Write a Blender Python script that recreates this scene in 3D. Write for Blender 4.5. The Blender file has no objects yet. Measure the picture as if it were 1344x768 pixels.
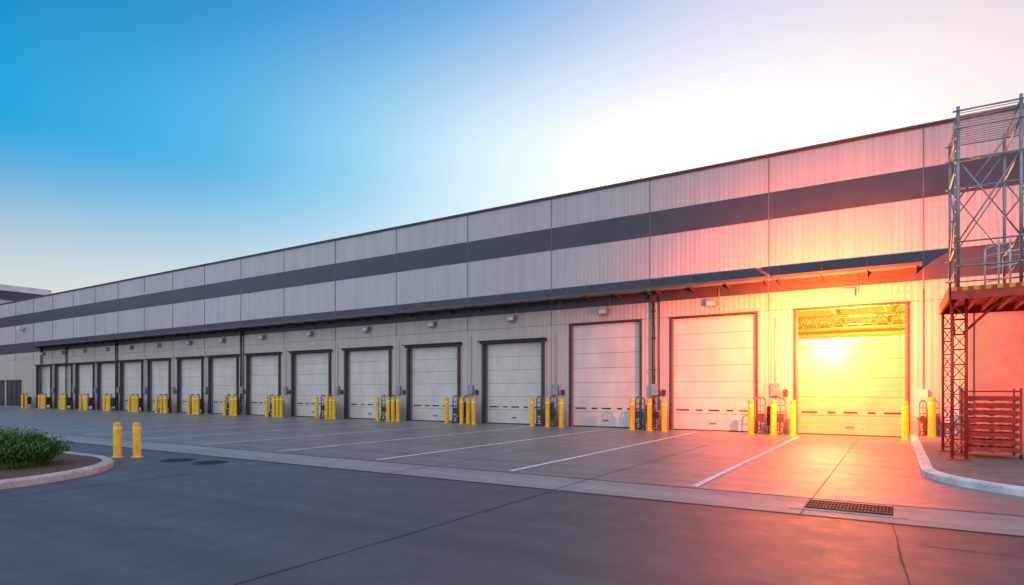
import bpy, bmesh, math, random
from mathutils import Vector, Matrix
random.seed(7)
R=math.radians
scene=bpy.context.scene
scene.view_settings.view_transform='Standard'
scene.view_settings.look='None'
scene.view_settings.exposure=0
scene.view_settings.gamma=1

# ------------------------------------------------------------------ helpers
def lin(c):
    return tuple((x/255/12.92) if x/255<=0.04045 else ((x/255+0.055)/1.055)**2.4 for x in c)+(1,)

def N(nt,t,**kw):
    n=nt.nodes.new(t)
    for k,v in kw.items(): setattr(n,k,v)
    return n
def L(nt,a,b): nt.links.new(a,b)
def math_node(nt,op,a,b=None,c=None):
    n=N(nt,'ShaderNodeMath',operation=op)
    for i,v in enumerate((a,b,c)):
        if v is None: continue
        if isinstance(v,(int,float)): n.inputs[i].default_value=v
        else: L(nt,v,n.inputs[i])
    return n.outputs[0]

def mat(name,col,rough=0.6,metal=0.0,ns=4.0,var=0.15,bump=0.0,bs=60.0,spec=0.5,stretch=(1,1,1),dirt=0.0,dscale=0.6):
    m=bpy.data.materials.new(name); m.use_nodes=True
    nt=m.node_tree; b=nt.nodes['Principled BSDF']
    tc=N(nt,'ShaderNodeTexCoord'); mp=N(nt,'ShaderNodeMapping'); mp.inputs['Scale'].default_value=stretch
    L(nt,tc.outputs['Object'],mp.inputs['Vector'])
    n1=N(nt,'ShaderNodeTexNoise'); n1.inputs['Scale'].default_value=ns; n1.inputs['Detail'].default_value=6
    L(nt,mp.outputs[0],n1.inputs['Vector'])
    mr=N(nt,'ShaderNodeMapRange'); mr.inputs['From Min'].default_value=.3; mr.inputs['From Max'].default_value=.7
    mr.inputs['To Min'].default_value=1-var; mr.inputs['To Max'].default_value=1+var
    L(nt,n1.outputs['Fac'],mr.inputs['Value'])
    v=mr.outputs[0]
    if dirt>0:
        n2=N(nt,'ShaderNodeTexNoise'); n2.inputs['Scale'].default_value=dscale; n2.inputs['Detail'].default_value=8; n2.inputs['Roughness'].default_value=.65
        L(nt,mp.outputs[0],n2.inputs['Vector'])
        m2=N(nt,'ShaderNodeMapRange'); m2.inputs['From Min'].default_value=.35; m2.inputs['From Max'].default_value=.65
        m2.inputs['To Min'].default_value=1-dirt; m2.inputs['To Max'].default_value=1+dirt*.4
        L(nt,n2.outputs['Fac'],m2.inputs['Value'])
        v=math_node(nt,'MULTIPLY',v,m2.outputs[0])
    vm=N(nt,'ShaderNodeVectorMath',operation='SCALE'); vm.inputs[0].default_value=col[:3]
    L(nt,v,vm.inputs['Scale']); L(nt,vm.outputs[0],b.inputs['Base Color'])
    rr=math_node(nt,'MULTIPLY_ADD',n1.outputs['Fac'],.25,rough-.125)
    L(nt,rr,b.inputs['Roughness'])
    b.inputs['Metallic'].default_value=metal
    b.inputs['Specular IOR Level'].default_value=spec
    if bump>0:
        n3=N(nt,'ShaderNodeTexNoise'); n3.inputs['Scale'].default_value=bs; n3.inputs['Detail'].default_value=3
        L(nt,mp.outputs[0],n3.inputs['Vector'])
        bp=N(nt,'ShaderNodeBump'); bp.inputs['Strength'].default_value=bump; bp.inputs['Distance'].default_value=.01
        L(nt,n3.outputs['Fac'],bp.inputs['Height']); L(nt,bp.outputs[0],b.inputs['Normal'])
    return m

class MB:
    def __init__(s): s.v=[];s.f=[];s.m=[];s.sm=[]
    def face(s,pts,mi=0,sm=False):
        i=len(s.v); s.v+= [tuple(p) for p in pts]; s.f.append(tuple(range(i,i+len(pts)))); s.m.append(mi); s.sm.append(sm)
    def box(s,x0,x1,y0,y1,z0,z1,mi=0):
        i=len(s.v)
        s.v+=[(x0,y0,z0),(x1,y0,z0),(x1,y1,z0),(x0,y1,z0),(x0,y0,z1),(x1,y0,z1),(x1,y1,z1),(x0,y1,z1)]
        for f in ((0,3,2,1),(4,5,6,7),(0,1,5,4),(1,2,6,5),(2,3,7,6),(3,0,4,7)):
            s.f.append(tuple(i+k for k in f)); s.m.append(mi); s.sm.append(False)
    def tube(s,p,q,r,mi=0,n=8,r2=None):
        p=Vector(p);q=Vector(q);d=(q-p)
        if d.length<1e-6:return
        d.normalize(); a=d.orthogonal().normalized(); b=d.cross(a)
        r2=r if r2 is None else r2
        i=len(s.v)
        for k in range(n):
            t=2*math.pi*k/n; o=a*math.cos(t)+b*math.sin(t)
            s.v.append(tuple(p+o*r)); s.v.append(tuple(q+o*r2))
        for k in range(n):
            k2=(k+1)%n
            s.f.append((i+2*k,i+2*k2,i+2*k2+1,i+2*k+1)); s.m.append(mi); s.sm.append(True)
        s.f.append(tuple(i+2*k for k in range(n))[::-1]); s.m.append(mi); s.sm.append(False)
        s.f.append(tuple(i+2*k+1 for k in range(n))); s.m.append(mi); s.sm.append(False)
    def path(s,pts,r,mi=0,n=8):
        for a,b in zip(pts,pts[1:]): s.tube(a,b,r,mi,n)
    def rev(s,prof,cx=0,cy=0,mi=0,n=20):
        i=len(s.v)
        for (r,z) in prof:
            for k in range(n):
                t=2*math.pi*k/n; s.v.append((cx+r*math.cos(t),cy+r*math.sin(t),z))
        for j in range(len(prof)-1):
            for k in range(n):
                k2=(k+1)%n
                s.f.append((i+j*n+k,i+j*n+k2,i+(j+1)*n+k2,i+(j+1)*n+k)); s.m.append(mi if isinstance(mi,int) else mi[j]); s.sm.append(True)
    def obj(s,name,mats,parent=None,bevel=0):
        me=bpy.data.meshes.new(name); me.from_pydata(s.v,[],s.f); me.update()
        for m in mats: me.materials.append(m)
        for p,mi,sm in zip(me.polygons,s.m,s.sm): p.material_index=mi; p.use_smooth=sm
        o=bpy.data.objects.new(name,me); scene.collection.objects.link(o)
        if parent: o.parent=parent
        if bevel>0:
            b=o.modifiers.new('bevel','BEVEL'); b.width=bevel; b.segments=2; b.limit_method='ANGLE'
        return o
def empty(name,loc=(0,0,0)):
    o=bpy.data.objects.new(name,None); o.location=loc; scene.collection.objects.link(o); return o
def inst(src,name,loc,rz=0):
    o=bpy.data.objects.new(name,src.data); o.location=loc; o.rotation_euler=(0,0,rz); scene.collection.objects.link(o)
    return o

# ------------------------------------------------------------------ world
w=bpy.data.worlds.new('World'); scene.world=w; w.use_nodes=True
nt=w.node_tree; nt.nodes.clear()
out=N(nt,'ShaderNodeOutputWorld')
SUN_AZ=(-.249,1.025); SUN_EL=R(14)
sky=N(nt,'ShaderNodeTexSky'); sky.sky_type='NISHITA'; sky.sun_disc=False
sky.sun_elevation=SUN_EL; sky.sun_rotation=math.atan2(SUN_AZ[0],SUN_AZ[1])
bg1=N(nt,'ShaderNodeBackground'); bg1.inputs['Strength'].default_value=.06
L(nt,sky.outputs[0],bg1.inputs['Color'])
tc=N(nt,'ShaderNodeTexCoord'); sx=N(nt,'ShaderNodeSeparateXYZ')
nm=N(nt,'ShaderNodeVectorMath',operation='NORMALIZE'); L(nt,tc.outputs['Generated'],nm.inputs[0]); L(nt,nm.outputs[0],sx.inputs[0])
X,Y,Z=sx.outputs
h=math_node(nt,'SQRT',math_node(nt,'MAXIMUM',math_node(nt,'SUBTRACT',1.0,math_node(nt,'MULTIPLY',Z,Z)),.02))
p=math_node(nt,'MULTIPLY_ADD',math_node(nt,'DIVIDE',X,h),.5,.5)
def ramp(stops):
    r=N(nt,'ShaderNodeValToRGB'); r.color_ramp.interpolation='B_SPLINE'
    e=r.color_ramp.elements
    while len(e)<len(stops): e.new(.5)
    for el,(ps,c) in zip(e,stops): el.position=ps; el.color=lin(c)
    L(nt,p,r.inputs[0]); return r.outputs[0]
high=ramp([(0,(0,96,162)),(.03,(0,104,168)),(.11,(0,130,200)),(.233,(85,160,220)),(.36,(184,194,228)),(.46,(210,196,222)),(.57,(184,168,198)),(.7,(180,175,210)),(1,(170,190,235))])
mid =ramp([(0,(0,146,208)),(.03,(16,156,212)),(.11,(105,188,228)),(.20,(205,230,244)),(.30,(255,254,254)),(.40,(255,252,250)),(.50,(255,248,242)),(.57,(246,228,222)),(1,(190,205,240))])
low =ramp([(0,(210,212,204)),(.05,(218,220,212)),(.13,(232,234,232)),(.22,(252,250,248)),(.36,(255,252,245)),(.57,(255,236,215)),(1,(225,215,225))])
def mr(v,a,b):
    n=N(nt,'ShaderNodeMapRange',interpolation_type='SMOOTHSTEP'); n.inputs['From Min'].default_value=a; n.inputs['From Max'].default_value=b
    L(nt,v,n.inputs['Value']); return n.outputs[0]
def mix(f,a,b):
    n=N(nt,'ShaderNodeMix',data_type='RGBA'); L(nt,f,n.inputs[0])
    for k,v in ((6,a),(7,b)):
        if isinstance(v,tuple): n.inputs[k].default_value=v
        else: L(nt,v,n.inputs[k])
    return n.outputs[2]
grad=mix(mr(Z,.34,.60),mix(mr(Z,.08,.34),low,mid),high)
# eastern half of the dome (opposite the sunset) is an even cool blue-lavender
grad=mix(mr(Y,.05,-.45),grad,(.88,1.0,1.22,1))
nz=N(nt,'ShaderNodeTexNoise'); nz.inputs['Scale'].default_value=2.2; nz.inputs['Detail'].default_value=5
mpz=N(nt,'ShaderNodeMapping'); mpz.inputs['Scale'].default_value=(1,1,3); L(nt,nm.outputs[0],mpz.inputs[0]); L(nt,mpz.outputs[0],nz.inputs['Vector'])
hz=math_node(nt,'MULTIPLY_ADD',nz.outputs['Fac'],.08,.96)
sc=N(nt,'ShaderNodeVectorMath',operation='SCALE'); L(nt,grad,sc.inputs[0]); L(nt,hz,sc.inputs['Scale'])
bg2=N(nt,'ShaderNodeBackground'); L(nt,sc.outputs[0],bg2.inputs['Color']); bg2.inputs['Strength'].default_value=1.14
ms=N(nt,'ShaderNodeMixShader'); ms.inputs[0].default_value=.96
L(nt,bg1.outputs[0],ms.inputs[1]); L(nt,bg2.outputs[0],ms.inputs[2]); L(nt,ms.outputs[0],out.inputs[0])

sd=bpy.data.lights.new('sun','SUN'); sd.energy=2.5; sd.angle=R(.5); sd.color=(1,.9,.78)
so=bpy.data.objects.new('sun',sd); scene.collection.objects.link(so)
d=Vector((SUN_AZ[0],SUN_AZ[1],0)).normalized()*math.cos(SUN_EL)+Vector((0,0,math.sin(SUN_EL)))
so.rotation_euler=d.to_track_quat('Z','Y').to_euler()
so.location=d*60

# ------------------------------------------------------------------ camera
cd=bpy.data.cameras.new('camera'); cam=bpy.data.objects.new('camera',cd); scene.collection.objects.link(cam)
cam.location=(0,0,1.7); cam.rotation_euler=(R(90),0,R(32.3)); cd.lens=21.3; cd.sensor_width=36; cd.shift_y=.096
cd.clip_start=.1; cd.clip_end=5000; scene.camera=cam

# ------------------------------------------------------------------ materials
def asphalt(name,col,rough,var,fine=.2):
    m=bpy.data.materials.new(name); m.use_nodes=True
    nt=m.node_tree; b=nt.nodes['Principled BSDF']; tc=N(nt,'ShaderNodeTexCoord'); O=tc.outputs['Object']
    def noise(s,d=6,r=.6,st=None,rot=0):
        n=N(nt,'ShaderNodeTexNoise'); n.inputs['Scale'].default_value=s; n.inputs['Detail'].default_value=d; n.inputs['Roughness'].default_value=r
        if st:
            mp=N(nt,'ShaderNodeMapping'); mp.inputs['Scale'].default_value=st; mp.inputs['Rotation'].default_value=(0,0,rot); L(nt,O,mp.inputs[0]); L(nt,mp.outputs[0],n.inputs['Vector'])
        else: L(nt,O,n.inputs['Vector'])
        return n.outputs['Fac']
    def rng(v,a,bb,c,d):
        n=N(nt,'ShaderNodeMapRange')
        for k,x in zip(('From Min','From Max','To Min','To Max'),(a,bb,c,d)): n.inputs[k].default_value=x
        L(nt,v,n.inputs['Value']); return n.outputs[0]
    big=rng(noise(.22,4),.3,.7,1-var,1+var)
    med=rng(noise(2.6,12,.8),.3,.7,1-var*2,1+var*2)
    fin=rng(noise(28,5,.85),.3,.7,1-fine,1+fine)
    spk=rng(noise(110,3,.85),.35,.7,.55,1.65)
    trk=rng(noise(1.0,6,.65,(.05,1.6,1)),.3,.7,.80,1.18)
    tyre=rng(noise(1.0,2,.5,(.03,2.6,1),.5),.60,.66,1,.86)
    drip=rng(noise(1.1,6,.65),.60,.68,1,.78)
    v=math_node(nt,'MULTIPLY',math_node(nt,'MULTIPLY',math_node(nt,'MULTIPLY',big,math_node(nt,'MULTIPLY',drip,tyre)),med),math_node(nt,'MULTIPLY',spk,math_node(nt,'MULTIPLY',trk,fin)))
    vm=N(nt,'ShaderNodeVectorMath',operation='SCALE'); vm.inputs[0].default_value=col; L(nt,v,vm.inputs['Scale']); L(nt,vm.outputs[0],b.inputs['Base Color'])
    L(nt,math_node(nt,'ADD',rng(noise(1.7,8,.7),.3,.7,rough-.08,rough+.07),rng(noise(28,4,.8),.3,.7,-.05,.05)),b.inputs['Roughness'])
    bp=N(nt,'ShaderNodeBump'); bp.inputs['Strength'].default_value=.7; bp.inputs['Distance'].default_value=.008
    L(nt,math_node(nt,'ADD',noise(90,4,.75),math_node(nt,'MULTIPLY',noise(6,5,.65),1.2)),bp.inputs['Height']); L(nt,bp.outputs[0],b.inputs['Normal'])
    return m
M_asph=asphalt('asphalt',(.080,.076,.080),.47,.10)
M_apron=asphalt('apron_concrete',(.19,.18,.178),.38,.10)
M_gutter=asphalt('gutter_concrete',(.27,.26,.25),.52,.08)
M_joint=mat('joint_tar',(.025,.025,.027),.6)
M_paint=mat('white_road_paint',(.72,.72,.72),.6,ns=9,var=.3,dirt=.35,dscale=3)
M_curb=mat('kerb_concrete',(.45,.44,.42),.75,ns=6,var=.15,bump=.4,dirt=.25,dscale=1.5)
M_curbw=mat('kerb_painted',(.70,.68,.66),.6,ns=6,var=.12,bump=.3,dirt=.3,dscale=2)
M_mulch=mat('mulch',(.11,.055,.035),.9,ns=18,var=.7,bump=1,bs=40)
M_paver=mat('island_pavement',(.2,.17,.15),.75,ns=5,var=.25,bump=.4,dirt=.3)
M_yel=mat('yellow_paint',(.80,.43,.012),.4,ns=7,var=.12,dirt=.25,dscale=5)
M_yel2=mat('pale_reflective_band',(.85,.7,.3),.35)
M_steel=mat('galvanised_steel',(.30,.30,.31),.45,.5,ns=8,var=.25)
M_rack=mat('rail_steel',(.15,.15,.16),.45,.5,ns=8,var=.3)
M_dark=mat('dark_frame_steel',(.06,.046,.045),.5,.2,ns=5,var=.25)
M_rubber=mat('black_rubber',(.02,.02,.02),.8)
M_door=mat('door_panel_white',(.64,.59,.53),.45,ns=1.5,var=.05,dirt=.12,dscale=1.2,stretch=(1,1,.5))
M_door1=mat('door_panel_glow_tinted',(.60,.42,.24),.35,ns=1.5,var=.06,dirt=.1,dscale=1.2)  # first door only: warm sun glow put into the panel colour
M_navy=mat('charcoal_cladding',(.048,.05,.072),.45,ns=1,var=.12,dirt=.15)
M_trim=mat('roof_trim',(.09,.07,.07),.5)
M_canopy=mat('canopy_metal',(.32,.30,.29),.5,.2,ns=2,var=.15)
M_fascia=mat('canopy_fascia',(.085,.08,.09),.45,.3,ns=2,var=.2)
M_white=mat('white_enamel',(.6,.6,.58),.5,dirt=.2)
M_red=mat('red_paint',(.62,.045,.02),.5,ns=6,var=.25,dirt=.35,dscale=4,bump=.2)
M_glass=mat('dark_glass',(.02,.03,.04),.15,0)
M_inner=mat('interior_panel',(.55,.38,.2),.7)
M_service=mat('service_wall_render',(.28,.19,.16),.65,ns=3,var=.1,dirt=.25)
M_iron=mat('cast_iron',(.035,.033,.033),.6,.5,ns=20,var=.3)
M_seam=mat('panel_seam',(.16,.16,.18),.6)

def wall_mat(name,col,lowcol,period,strength):
    m=bpy.data.materials.new(name); m.use_nodes=True
    nt=m.node_tree; b=nt.nodes['Principled BSDF']; tc=N(nt,'ShaderNodeTexCoord'); O=tc.outputs['Object']
    s=N(nt,'ShaderNodeSeparateXYZ'); L(nt,O,s.inputs[0])
    ph=math_node(nt,'SINE',math_node(nt,'MULTIPLY',s.outputs[0],2*math.pi/period))
    hgt=math_node(nt,'MINIMUM',math_node(nt,'MAXIMUM',math_node(nt,'MULTIPLY',ph,2.2),-1.0),1.0)
    pan=math_node(nt,'FLOOR',math_node(nt,'DIVIDE',math_node(nt,'ADD',s.outputs[0],4.2),4.95))
    wn=N(nt,'ShaderNodeTexWhiteNoise',noise_dimensions='1D'); L(nt,pan,wn.inputs['W'])
    pv=math_node(nt,'MULTIPLY_ADD',wn.outputs['Value'],.10,.95)
    mp=N(nt,'ShaderNodeMapping'); mp.inputs['Scale'].default_value=(2.5,1,.12); L(nt,O,mp.inputs[0])
    n=N(nt,'ShaderNodeTexNoise'); n.inputs['Scale'].default_value=1.2; n.inputs['Detail'].default_value=8; L(nt,mp.outputs[0],n.inputs['Vector'])
    st=N(nt,'ShaderNodeMapRange')
    for k,x in zip(('From Min','From Max','To Min','To Max'),(.3,.7,.90,1.05)): st.inputs[k].default_value=x
    L(nt,n.outputs['Fac'],st.inputs['Value'])
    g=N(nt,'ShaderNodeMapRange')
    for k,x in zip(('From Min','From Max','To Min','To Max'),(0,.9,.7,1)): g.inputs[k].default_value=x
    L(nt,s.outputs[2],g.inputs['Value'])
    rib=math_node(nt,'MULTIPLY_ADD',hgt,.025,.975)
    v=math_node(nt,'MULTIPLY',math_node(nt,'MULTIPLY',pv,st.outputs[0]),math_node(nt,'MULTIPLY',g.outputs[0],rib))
    cm=N(nt,'ShaderNodeMix',data_type='RGBA'); L(nt,math_node(nt,'GREATER_THAN',s.outputs[2],5.6),cm.inputs[0])
    cm.inputs[6].default_value=(*lowcol,1); cm.inputs[7].default_value=(*col,1)
    vm=N(nt,'ShaderNodeVectorMath',operation='SCALE'); L(nt,cm.outputs[2],vm.inputs[0]); L(nt,v,vm.inputs['Scale']); L(nt,vm.outputs[0],b.inputs['Base Color'])
    b.inputs['Roughness'].default_value=.5; b.inputs['Specular IOR Level'].default_value=.35
    bp=N(nt,'ShaderNodeBump'); bp.inputs['Strength'].default_value=strength; bp.inputs['Distance'].default_value=.02
    L(nt,hgt,bp.inputs['Height']); L(nt,bp.outputs[0],b.inputs['Normal'])
    return m
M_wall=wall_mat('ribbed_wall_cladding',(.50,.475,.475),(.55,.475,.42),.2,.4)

# ------------------------------------------------------------------ ground
g=MB(); g.face([(-1500,-1500,0),(1500,-1500,0),(1500,1500,0),(-1500,1500,0)]); g.obj('ground',[M_asph])
g=MB(); g.face([(-110,10.62,.004),(12,10.62,.004),(12,26.05,.004),(-110,26.05,.004)]); g.obj('concrete_apron',[M_apron])
g=MB(); g.face([(-110,9.15,.004),(12,9.15,.004),(12,10.58,.004),(-110,10.58,.004)])
g.obj('drainage_gutter_strip',[M_gutter])
g=MB()
def strip(x0,y0,x1,y1,wd,z):
    a=Vector((x0,y0,0));b=Vector((x1,y1,0)); n=Vector((-(b-a).y,(b-a).x,0)).normalized()*wd/2
    g.face([((a-n).x,(a-n).y,z),((b-n).x,(b-n).y,z),((b+n).x,(b+n).y,z),((a+n).x,(a+n).y,z)])
def wobble(x0,y0,x1,y1,wd,z,amp=.03,n=24):
    dx,dy=x1-x0,y1-y0; l=math.hypot(dx,dy); nx,ny=-dy/l,dx/l; o=0; pts=[]
    for i in range(n+1):
        t=i/n; o+=random.uniform(-amp,amp); o*=.8
        pts.append((x0+dx*t+nx*o,y0+dy*t+ny*o))
    for i in range(n):
        a,b=pts[i],pts[i+1]
        wa=wd*random.uniform(.6,1.3)/2
        g.face([(a[0]-nx*wa,a[1]-ny*wa,z),(b[0]-nx*wa,b[1]-ny*wa,z),(b[0]+nx*wa,b[1]+ny*wa,z),(a[0]+nx*wa,a[1]+ny*wa,z)])
for y in (15.6,20.6): strip(-110,y,.4,y,.018,.008)
for k in range(-24,1):
    strip(-1.1+k*3.85,10.62,-1.1+k*3.85,26,.016,.0095)
    strip(-1.1+k*3.85,9.15,-1.1+k*3.85,10.58,.02,.008)
strip(-110,10.60,12,10.60,.045,.008); strip(-110,9.14,12,9.14,.03,.008)
wobble(-4.9,2.0,-4.9,9.12,.02,.004,.012); wobble(.35,1.5,-.02,9.12,.02,.004,.012)
wobble(.3,8.0,9,8.1,.02,.0045,.012); wobble(-12,1,-12.2,9.1,.018,.0042,.012)
g.obj('pavement_joint_lines',[M_joint])
g=MB()
for k in range(0,20):
    x=-3.0-3.85*k
    strip(x,10.75,x,24.2+(.9 if k else 0),.13,.0125)
g.obj('parking_bay_markings',[M_paint])
g=MB(); gx0,gx1,gy0,gy1=-1.12,-.02,9.68,10.34
g.box(gx0-.18,gx1+.18,gy0-.14,gy1+.14,.0,.012,1)
g.box(gx0,gx1,gy0,gy1,.012,.016,2)
for i in range(25):
    x=gx0+(i+.2)*(gx1-gx0)/25; g.box(x,x+.018,gy0,gy1,.016,.024,0)
for i in range(4):
    y=gy0+i*(gy1-gy0-.03)/3; g.box(gx0,gx1,y,y+.03,.016,.027,0)
g.obj('storm_drain_grate',[M_iron,M_gutter,M_rubber])
def manhole(x,y,nm='manhole_cover'):
    g=MB(); g.rev([(.40,0),(.40,.010),(.34,.014)],mi=1,n=32); g.rev([(.34,.014),(.33,.009),(.32,.014),(.0001,.016)],mi=0,n=32)
    for i in range(-4,5):
        l=math.sqrt(.29**2-(i*.06)**2); g.box(-l,l,i*.06-.012,i*.06+.012,.012,.021,0)
    o=g.obj(nm,[M_iron,M_joint]); o.location=(x,y,0)
manhole(-14.8,8.15); manhole(-13.7,8.3)

# ------------------------------------------------------------------ kerbed islands
def arc(cx,cy,r,a0,a1,n=14): return [(cx+r*math.cos(R(a0+(a1-a0)*i/n)),cy+r*math.sin(R(a0+(a1-a0)*i/n))) for i in range(n+1)]
def island(name,outer,inner,mc,mt,ztop,nc):
    g=MB()
    for i in range(len(outer)-1):
        a,b,c,d=outer[i],outer[i+1],inner[i+1],inner[i]
        def mixp(p,q,t): return (p[0]+(q[0]-p[0])*t,p[1]+(q[1]-p[1])*t)
        a1,b1=mixp(a,d,.15),mixp(b,c,.15)
        g.face([(*a,0),(*b,0),(*b,.11),(*a,.11)],0)
        g.face([(*a,.11),(*b,.11),(*b1,.14),(*a1,.14)],0)
        g.face([(*a1,.14),(*b1,.14),(*c,.14),(*d,.14)],0)
        g.face([(*d,.14),(*c,.14),(*c,ztop),(*d,ztop)],0)
    g.face([(*q,ztop) for q in inner]+[(*q,ztop) for q in nc],1)
    return g.obj(name,[mc,mt])
out_=[(-13.0,-12)]+[(-13.0,-4),(-13.0,3.3)]+arc(-16.4,3.7,3.4,0,90,16)[1:]+[(-20,7.1),(-24,7.1)]
inn_=[(-13.22,-12)]+[(-13.22,-4),(-13.22,3.3)]+arc(-16.4,3.7,3.18,0,90,16)[1:]+[(-20,6.88),(-24,6.88)]
island('planting_island',out_,inn_,M_curb,M_mulch,.12,[(-24,-12)])
out_=[(.45,25.98),(.45,15.2)]+arc(3.35,15.0,2.9,180,270,16)[1:]+[(6,12.1),(14,12.1)]
inn_=[(.65,25.98),(.65,15.2)]+arc(3.35,15.0,2.7,180,270,16)[1:]+[(6,12.3),(14,12.3)]
island('raised_pavement_island',out_,inn_,M_curbw,M_paver,.137,[(14,25.98)])

def leafmat(name,c1,c2):
    m=bpy.data.materials.new(name); m.use_nodes=True; nt=m.node_tree; b=nt.nodes['Principled BSDF']
    gi=N(nt,'ShaderNodeTexCoord'); n=N(nt,'ShaderNodeTexNoise'); n.inputs['Scale'].default_value=9; n.inputs['Detail'].default_value=4; L(nt,gi.outputs['Object'],n.inputs['Vector'])
    r=N(nt,'ShaderNodeValToRGB'); r.color_ramp.elements[0].position=.35; r.color_ramp.elements[1].position=.65
    r.color_ramp.elements[0].color=(*c1,1); r.color_ramp.elements[1].color=(*c2,1); L(nt,n.outputs['Fac'],r.inputs[0]); L(nt,r.outputs[0],b.inputs['Base Color'])
    b.inputs['Roughness'].default_value=.55
    return m
M_leaf=leafmat('shrub_leaf',(.018,.06,.010),(.10,.22,.025))
def shrub(name,x,y,rx,ry,hh,n):
    g=MB()
    for i in range(n):
        a=random.uniform(0,2*math.pi); rr=math.sqrt(random.random())
        bx,by=rx*rr*.75*math.cos(a),ry*rr*.75*math.sin(a)
        l=hh*random.uniform(.6,1.25)*(1-.35*rr*rr); lean=.25+.75*rr
        a2=a+random.uniform(-.7,.7); wd=random.uniform(.008,.016); out=random.uniform(.15,.5)*lean
        pts=[]
        for k in range(4):
            t=k/3; pts.append(Vector((bx+math.cos(a2)*out*t*t*.9+math.cos(a2)*t*.08,by+math.sin(a2)*out*t*t*.9+math.sin(a2)*t*.08,l*(t-.22*lean*t*t))))
        sd=Vector((-math.sin(a2),math.cos(a2),0))
        for k in range(3):
            w0=wd*(1-.25*k); w1=wd*(1-.25*(k+1)) if k<2 else .001
            g.face([pts[k]-sd*w0,pts[k]+sd*w0,pts[k+1]+sd*w1,pts[k+1]-sd*w1],0)
        for k in range(5):
            t=random.uniform(.35,1); P=pts[2].lerp(pts[3],random.random()) if t>.66 else pts[1].lerp(pts[2],random.random())
            dv=Vector((random.uniform(-1,1),random.uniform(-1,1),random.uniform(.1,1))).normalized()*random.uniform(.05,.1)
            s2=dv.orthogonal().normalized()*.012
            g.face([P,P+dv*.5+s2,P+dv,P+dv*.5-s2],0)
    o=g.obj(name,[M_leaf]); o.location=(x,y,.11); return o
shrub('shrub',-15.75,5.15,.95,.85,.74,2600)
shrub('shrub',-17.4,4.9,1.1,.9,.80,2000)

# ------------------------------------------------------------------ warehouse
WY=26.0; H=11.1
doors=[(-.1277,.0155),(-.3178,-.1818),(-.5058,-.3697),(-.6972,-.5637),(-.898,-.7624),(-1.0937,-.9547),(-1.2864,-1.1512),(-1.472,-1.3404),
 (-1.649,-1.5196),(-1.8105,-1.687),(-1.9797,-1.861),(-2.152,-2.021),(-2.308,-2.182),(-2.472,-2.345),(-2.64,-2.51),(-2.80,-2.68)]
doors=[(a*WY,b*WY) for a,b in doors]
XL,XR=-104.0,16.0; ZH=4.9
B=empty('warehouse_building')
g=MB(); x=XR
for i,(a,b) in enumerate(doors):
    top=4.85 if i<3 else 4.15
    g.face([(b,WY,0),(x,WY,0),(x,WY,ZH),(b,WY,ZH)])
    g.face([(a,WY,top),(b,WY,top),(b,WY,ZH),(a,WY,ZH)])
    yb=WY+.35
    g.face([(a,WY,0),(a,yb,0),(a,yb,top),(a,WY,top)]); g.face([(b,WY,0),(b,yb,0),(b,yb,top),(b,WY,top)])
    g.face([(a,WY,top),(b,WY,top),(b,yb,top),(a,yb,top)])
    x=a
g.face([(XL,WY,0),(x,WY,0),(x,WY,ZH),(XL,WY,ZH)])
g.face([(XL,WY,ZH),(XR,WY,ZH),(XR,WY,H),(XL,WY,H)])
g.face([(XL,WY,0),(XL,WY,H),(XL,66,H),(XL,66,0)]); g.face([(XR,WY,0),(XR,66,0),(XR,66,H),(XR,WY,H)])
g.face([(XL,66,0),(XR,66,0),(XR,66,H),(XL,66,H)]); g.face([(XL,WY,H-.3),(XR,WY,H-.3),(XR,66,H-.3),(XL,66,H-.3)])
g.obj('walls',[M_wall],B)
g=MB()
g.box(XL,XR,WY-.02,WY-.003,8.55,9.62,0)
g.box(XL,XR,WY-.02,WY-.003,5.62,6.66,0)
g.obj('charcoal_stripes',[M_navy],B)
g=MB(); g.box(XL-.1,XR+.1,WY-.09,WY+.25,H,H+.06,0); g.box(XL-.1,XR+.1,WY-.05,WY-.004,H-.06,H,0)
g.obj('parapet_cap',[M_trim],B)
g=MB()
jx=[.85]+[(doors[i][0]+doors[i+1][1])/2-.25 for i in range(len(doors)-1)]
jx+= [jx[-1]-4.4*(i+1) for i in range(7)]+[5.8,10.8]
for x in jx:
    g.box(x-.013,x+.013,WY-.026,WY-.001,4.9,H-.06,0)
    g.box(x-.010,x+.010,WY-.006,WY-.001,.0,4.9,0)
g.box(XL,XR,WY-.008,WY-.001,4.895,4.915,0)
g.obj('panel_seams',[M_seam],B)

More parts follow.
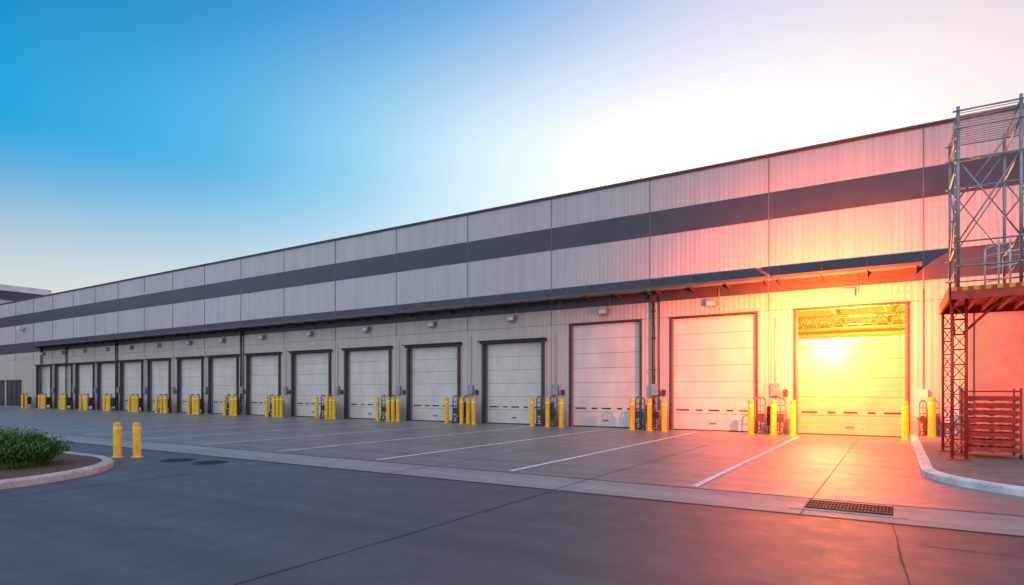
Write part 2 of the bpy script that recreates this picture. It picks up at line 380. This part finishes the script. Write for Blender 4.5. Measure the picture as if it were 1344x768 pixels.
for i,(a,b) in enumerate(doors):
    top=4.85 if i<3 else 4.15
    dtop=3.60 if i==0 else top-.02
    n=5 if i==0 else (7 if i<3 else 6)
    g=MB(); y0=WY+.16; hs=(dtop-.04)/n
    for k in range(n):
        z0=.04+k*hs
        g.box(a+.05,b-.05,y0,y0+.05,z0+.008,z0+hs-.008,0)
        for q in (.3,.62): g.box(a+.05,b-.05,y0-.006,y0-.0005,z0+hs*q,z0+hs*q+.018,0)
    g.box(a+.05,b-.05,y0+.02,y0+.045,.03,dtop,1)
    g.box(a+.05,b-.05,y0-.015,y0+.03,.0,.045,2)
    W=b-a
    for q,wl in ((.06,.55),(.30,.28),(.45,.45),(.66,.25),(.80,.55)):
        g.box(a+W*q,a+W*q+wl,y0-.02,y0-.007,.85,.905,2)
    g.box(a+W*.46,a+W*.54,y0-.03,y0-.007,.30,.36,1)
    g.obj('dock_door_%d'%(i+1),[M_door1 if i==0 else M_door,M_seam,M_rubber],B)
    g=MB(); fw=.05 if i<3 else .12; pr=.03 if i<3 else .12
    g.box(a-fw,a+.02,WY-pr,WY+.15,0,top,0); g.box(b-.02,b+fw,WY-pr,WY+.15,0,top,0)
    g.box(a-fw-(0 if i<3 else .12),b+fw+(0 if i<3 else .12),WY-pr-.02,WY+.15,top,top+(.07 if i<3 else .14),0)
    if i>=3:
        g.box(a-.3,b+.3,WY-.30,WY-pr-.021,top+.11,top+.15,0)
    g.box(a+.02,a+.1,WY+.05,WY+.14,0,top,1); g.box(b-.1,b-.02,WY+.05,WY+.14,0,top,1)
    g.obj('dock_door_frame_%d'%(i+1),[M_dark,M_seam],B,bevel=.008)
    if i>0:
        g=MB(); g.face([(a,WY+.34,0),(b,WY+.34,0),(b,WY+.34,top),(a,WY+.34,top)]); g.obj('door_back_%d'%(i+1),[M_rubber],B)
    g=MB(); c=(a+b)/2; z=5.22
    g.box(c-.20,c+.20,WY-.24,WY-.03,z,z+.30,0); g.box(c-.16,c+.16,WY-.28,WY-.241,z+.03,z+.2,1)
    g.box(c-.30,c+.30,WY-.03,WY-.004,z+.05,z+.22,0)
    g.tube((c+.3,WY-.08,z+.22),(c+.3,WY-.08,6.0),.012,0)
    g.obj('wall_lamp_%d'%(i+1),[M_steel,M_white],B,bevel=.012)
# canopies
g=MB()
edg=[(-3.98,.78),(-8.85,-4.15)]
x=-8.95
while x>-72: edg.append((x-4.7,x)); x-=4.85
for j,(a,b) in enumerate(edg):
    yf=25.0; z=6.03
    g.face([(a,yf,z),(b,yf,z),(b,WY-.03,z+.06),(a,WY-.03,z+.06)],0)
    g.face([(a,yf,z+.04),(b,yf,z+.04),(b,WY-.03,z+.12),(a,WY-.03,z+.12)],0)
    g.box(a,b,yf-.03,yf-.001,z-.02,z+.085,1)
    for e in (a,b): g.face([(e,yf,z),(e,WY-.03,z+.06),(e,WY-.03,z+.12),(e,yf,z+.04)],0)
    nb=4
    for q in range(nb):
        xx=a+.15+(b-a-.3)*q/(nb-1)
        for s_ in (-.015,.015): g.face([(xx+s_,WY-.03,z-.16),(xx+s_,WY-.03,z+.05),(xx+s_,yf+.05,z-.002)],1)
        g.face([(xx-.015,WY-.03,z-.16),(xx+.015,WY-.03,z-.16),(xx+.015,yf+.05,z-.002),(xx-.015,yf+.05,z-.002)],1)
        g.tube((xx,yf+.1,z+.05),(xx,WY-.02,z+.55),.012,1,6)
g.obj('door_canopies',[M_canopy,M_fascia],B)
g=MB()
for x in (-9.0,-39.0,-56.8,-66.3,-71.8):
    g.tube((x,WY-.10,.25),(x,WY-.10,5.8),.06,0,10); g.tube((x,WY-.10,.25),(x,WY-.3,.08),.06,0,10)
    g.box(x-.11,x+.11,WY-.2,WY-.001,5.6,5.9,0)
    g.tube((x+.25,WY-.06,.9),(x+.25,WY-.06,5.8),.025,0,8)
    for z in (1.2,2.6,4.0,5.2): g.box(x-.09,x+.09,WY-.17,WY-.001,z,z+.05,0)
g.obj('downpipes',[M_dark],B)
g=MB()
g.box(.62,.98,WY-.20,WY-.002,.75,1.75,0); g.tube((.8,WY-.1,1.75),(.8,WY-.1,5.3),.025,0)
g.box(1.35,1.85,WY-.25,WY-.002,.6,1.9,0)
for i in range(0,15):
    c=(doors[i][0]+doors[i+1][1])/2
    g.box(c-.16,c+.16,WY-.16,WY-.002,1.5,2.0,2); g.tube((c,WY-.05,2.0),(c,WY-.05,4.6),.018,2)
    g.box(c+.3,c+.46,WY-.10,WY-.002,1.5,1.75,1)
g.obj('dock_control_boxes',[M_white,M_dark,M_steel],B,bevel=.01)
g=MB(); g.box(-76.5,-75.9,WY-.5,WY-.05,8.0,8.35,0); g.tube((-76.2,WY-.3,8.2),(-76.2,WY,8.2),.08,0); g.obj('wall_floodlight',[M_white],B)
g=MB()
for (a,b) in ((-80.5,-76.8),(-86,-81.2)):
    g.box(a,b,WY-.03,WY-.003,.1,2.7,0)
    g.box(a-.1,b+.1,WY-.08,WY-.004,2.7,2.85,1)
    for q in range(4):
        xx=a+(b-a)*q/3; g.box(xx-.04,xx+.04,WY-.06,WY-.031,.1,2.7,1)
g.obj('office_glazing',[M_glass,M_dark],B)
g=MB()
g.box(2.25,9,WY-.05,WY-.003,.14,4.35,0)
g.box(2.15,2.25,WY-.12,WY-.003,.14,4.35,1); g.box(2.15,9.1,WY-.12,WY-.003,4.35,4.45,1)
for x in (4.5,6.75): g.box(x-.01,x+.01,WY-.053,WY-.0505,.14,4.35,1)
g.obj('service_wall_panel',[M_service,M_seam],B)
g=MB()
g.face([(-8,38,0),(6,38,0),(6,38,6.6),(-8,38,6.6)],0); g.face([(-8,26.4,6.6),(6,26.4,6.6),(6,38,6.6),(-8,38,6.6)],0)
g.face([(-8,26.4,0),(-8,38,0),(-8,38,6.6),(-8,26.4,6.6)],0); g.face([(6,26.4,0),(6,38,0),(6,38,6.6),(6,26.4,6.6)],0)
g.face([(-8,26.02,.002),(6,26.02,.002),(6,38,.002),(-8,38,.002)],0)
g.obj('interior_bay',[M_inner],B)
g=MB()
for yy,z0,z1 in ((28.3,4.45,4.8),(33.2,4.75,5.25)):
    g.tube((-8,yy,z0),(6,yy,z0),.04,0); g.tube((-8,yy,z1),(6,yy,z1),.04,0)
    x=-8
    while x<6:
        g.tube((x,yy,z0),(x+.3,yy,z1),.018,0); g.tube((x+.3,yy,z1),(x+.6,yy,z0),.018,0); x+=.6
for z in (4.35,4.62): g.box(-8,6,36,36.1,z,z+.1,0)
for x in (-6.4,-4.4,-2.4,-.4,1.6): g.box(x,x+.08,26.5,37.9,5.3,5.4,0)
g.obj('roof_trusses',[M_steel],B)
g=MB(); g.box(doors[0][0]+.05,doors[0][1]-.05,WY+.12,WY+.23,3.60,3.70,0); g.obj('door_top_rail',[M_door],B)
B2=empty('neighbouring_warehouse')
g=MB(); g.box(-190,-115,-30,42.6,0,15.6,0); g.box(-190,-114.9,-30,42.7,15.6,17.0,1); g.box(-190,-114.8,-30,42.8,17.0,17.9,2)
g.obj('walls',[M_wall,M_navy,M_white],B2)

# ------------------------------------------------------------------ bollards and racks
def bollard_mesh(hh,r):
    g=MB()
    g.rev([(r+.05,0),(r+.05,.02),(r,.03),(r,hh*.80),(r,hh*.80),(r+.003,hh*.805),(r+.003,hh*.85),(r,hh*.855),(r,hh-.06),(r*.92,hh-.025),(r*.65,hh-.006),(.001,hh)],
      mi=[0,0,0,0,1,1,1,0,0,0,0],n=20)
    return g
bm=bollard_mesh(1.36,.11).obj('bollard',[M_yel,M_yel2])
def rack_mesh():
    g=MB()
    for x in (0,.40,.70,1.1):
        g.tube((x,0,0),(x,0,1.25),.032,0,8)
        g.box(x-.06,x+.06,-.06,.06,0,.012,0)
    for a in (0,.70):
        pts=[(a+.20-.20*math.cos(R(t)),0,1.25+.2*math.sin(R(t))) for t in range(0,181,20)]; g.path(pts,.032,0,8)
        for z in (.18,.42,.66,.90,1.14): g.tube((a,0,z),(a+.40,0,z),.02,0,6)
        g.tube((a+.2,0,.18),(a+.2,0,1.45),.018,0,6)
        g.tube((a,0,.18),(a+.40,0,.66),.014,0,6)
        g.box(a+.05,a+.35,-.06,-.03,.5,.82,1)
        for t in range(0,360,30):
            g.tube((a+.2+.16*math.cos(R(t)),-.1,.2+.16*math.sin(R(t))),(a+.2+.16*math.cos(R(t+30)),-.1,.2+.16*math.sin(R(t+30))),.025,1,6)
    g.tube((.40,0,.85),(.70,0,.85),.02,0); g.tube((.40,0,.3),(.70,0,.3),.02,0)
    for x in (.40,.70): g.tube((x,0,.9),(x,.55,.9),.018,0); g.tube((x,.55,0),(x,.55,.9),.02,0)
    g.tube((.40,.55,.9),(.70,.55,.9),.018,0); g.box(.42,.68,.1,.5,.35,1.1,1)
    return g
rk=None; first=True
for i in range(0,16):
    a,b=doors[i]
    if i<15:
        L0=doors[i+1][1]; R0=a; gp=R0-L0
        ps=[L0-.02,L0+gp*.55,R0+.06]
    else: L0=a-1.4;R0=a; gp=1.4; ps=[L0+.7,R0+.05]
    if 3<=i<15: ps.append(L0+gp*.80)
    for q in ps:
        loc=(q+random.uniform(-.02,.02),25.0+random.uniform(-.04,.04),0)
        if first: bm.location=loc; first=False
        else: inst(bm,'bollard',loc,random.uniform(0,6))
    rx=L0+gp*.5-.62
    if rk is None: rk=rack_mesh().obj('dock_guard_rail',[M_rack,M_dark]); rk.location=(rx,25.2,0)
    else: inst(rk,'dock_guard_rail',(rx,25.2,0))
inst(bm,'bollard',(.30,25.0,0)); inst(bm,'bollard',(1.05,24.9,.137))
inst(rk,'dock_guard_rail',(.72,25.35,.137)).scale=(.5,1,.85)
bs=bollard_mesh(.9,.095).obj('bollard',[M_yel,M_yel2]); bs.location=(-16.8,7.7,0)
inst(bs,'bollard',(-16.38,7.97,0),1)

# ------------------------------------------------------------------ scaffold tower
S=empty('scaffold_platform_tower')
g=MB(); x0,x1,x2=1.2,2.3,3.4; y0,y1=16.9,19.3; zb=.137; zt=8.0; zd=3.98
for x in (x0,x1,x2):
    for y in (y0,y1):
        g.tube((x,y,zd),(x,y,zt+.1),.035,0,10)
for z in (4.5,5.05,6.9,7.6,8.0):
    for y in (y0,y1): g.tube((x0-.1,y,z),(x2+.1,y,z),.022,0,8)
    for x in (x0,x1,x2): g.tube((x,y0-.1,z),(x,y1+.1,z),.022,0,8)
for y in (y0,y1):
    for (a,b) in ((x0,x1),(x1,x2)):
        g.tube((a,y,5.05),(b,y,6.9),.018,0); g.tube((b,y,5.05),(a,y,6.9),.018,0)
        g.tube((a,y,6.0),(b,y,7.6),.016,0)
for x in (x0,x2):
    g.tube((x,y0,5.05),(x,y1,6.9),.018,0); g.tube((x,y1,5.05),(x,y0,6.9),.018,0)
for k in range(16):
    yy=y0+(y1-y0)*k/15; g.tube((x0,yy,8.0),(x2,yy,8.0),.010,0,6)
for k in range(14): g.tube((x0-.02,y0+.12,4.15+k*.28),(x0-.02,y0+.5,4.15+k*.28),.014,0,6)
g.tube((x0-.02,y0+.5,zd),(x0-.02,y0+.5,zt),.022,0)
for x in (1.75,2.0,2.2,2.55): g.tube((x,17.6,zd),(x,17.6,5.15-.2*(x<1.9)),.02,1)
for z in (4.3,4.6,4.9,5.1): g.tube((1.75,17.6,z-.1),(2.55,17.6,z),.016,1,6)
g.tube((1.75,17.6,4.95),(2.2,18.8,5.3),.018,1); g.tube((2.55,17.6,5.1),(2.9,18.8,5.3),.018,1)
g.obj('upper_frame',[M_steel,M_white],S)
g=MB(); g.box(x0-.15,x2+.6,y0-.35,y1+.45,3.90,3.96,0)
g.box(x0-.17,x2+.62,y0-.40,y0-.351,3.72,3.99,0); g.box(x0-.20,x0-.151,y0-.40,y1+.45,3.72,3.99,0)
for k in range(9): xx=x0+k*.33; g.box(xx,xx+.06,y0-.35,y1+.44,3.76,3.899,0)
g.box(x0-.15,x2+.6,y1+.451,y1+.50,3.72,3.99,0)
for k in range(14):
    xx=x0-.15+k*.2; g.box(xx,xx+.1,y0-.405,y0-.4015,3.90,3.985,1)
g.obj('platform_deck',[M_red,M_yel],S)
g=MB()
def lattice(cx,cy,s=.26):
    for (a,b) in ((0,0),(s,0),(0,s),(s,s)):
        g.tube((cx+a,cy+b,zb),(cx+a,cy+b,3.76),.027,0,8)
    z=zb+.12; k=0
    while z<3.5:
        z2=z+.34
        for (p,q) in (((0,0),(s,0)),((s,0),(s,s)),((s,s),(0,s)),((0,s),(0,0))):
            if k%2: p,q=q,p
            g.tube((cx+p[0],cy+p[1],z),(cx+q[0],cy+q[1],z2),.013,0,6); g.tube((cx+p[0],cy+p[1],z),(cx+q[0],cy+q[1],z),.013,0,6)
        z=z2; k+=1
    g.box(cx-.08,cx+s+.08,cy-.08,cy+s+.08,zb,zb+.03,0)
lattice(1.1,16.9); lattice(1.05,19.2,.2); lattice(3.4,16.9); lattice(3.4,19.2)
g.tube((1.3,17.0,3.0),(2.0,17.0,3.74),.03,0); g.tube((1.15,17.2,3.0),(1.15,18.0,3.74),.03,0)
g.obj('lattice_legs',[M_red],S)

g=MB(); cx0,cx1,cy0,cy1=1.45,2.38,17.9,18.8; z0=.137
for k in range(8):
    z=z0+.20+k*.17
    for y in (cy0,(cy0+cy1)/2-.04,cy1-.08): g.box(cx0,cx1,y,y+.08,z,z+.035,0)
    for q in range(3):
        xx=cx0+.02+q*(cx1-cx0-.12)/2; g.box(xx,xx+.08,cy0+.01,cy1-.01,z-.075,z-.001,0)
    for q in range(6):
        xx=cx0+q*(cx1-cx0-.1)/5+.01; g.box(xx,xx+.08,cy0,cy1,z+.036,z+.05,0)
    g.box(cx0-.02,cx1+.02,cy0-.022,cy0-.002,z-.055,z+.045,0)
    g.box(cx0-.022,cx0-.002,cy0-.0,cy1,z-.055,z+.045,0)
for (x,y) in ((cx0-.045,cy0-.05),(cx1+.045,cy0-.05),(cx0-.045,cy1+.03),(cx1+.045,cy1+.03)):
    g.box(x-.022,x+.022,y-.022,y+.022,z0+.12,z0+1.62,0)
    g.tube((x-.02,y,z0+.06),(x+.02,y,z0+.06),.06,1,14); g.box(x-.03,x+.03,y-.03,y+.03,z0+.09,z0+.12,2)
g.tube((cx0-.045,cy0-.05,z0+1.55),(cx1+.045,cy0-.05,z0+1.55),.018,0); g.tube((cx0-.045,cy1+.03,z0+1.55),(cx1+.045,cy1+.03,z0+1.55),.018,0)
g.obj('slatted_pallet_stack_trolley',[M_red,M_rubber,M_steel],bevel=.004)

# ------------------------------------------------------------------ sunset glow lights
def pl(name,loc,e,col,r):
    l=bpy.data.lights.new(name,'POINT'); l.energy=e; l.color=col; l.shadow_soft_size=r
    o=bpy.data.objects.new(name,l); o.location=loc; scene.collection.objects.link(o); return o
pl('low_sun_glare_lamp',(-2.13,25.3,3.28),620,(1,.46,.16),.27)
pl('added_bay_glow_lamp',(-1.5,31,3.0),5200,(1,.46,.07),.1)  # added lamp hidden in the bay, imitates sunset seen through the opening
l=bpy.data.lights.new('added_wall_glow_spot','SPOT'); l.energy=19000; l.color=(1,.095,.010); l.shadow_soft_size=0; l.spot_size=R(158); l.spot_blend=1  # added unseen spot in mid-air, imitates the red flare on the wall
o=bpy.data.objects.new('added_wall_glow_spot',l); o.location=(-2.1,21.6,4.2); scene.collection.objects.link(o)
o.rotation_euler=Vector((0,-1,.12)).to_track_quat('Z','Y').to_euler()
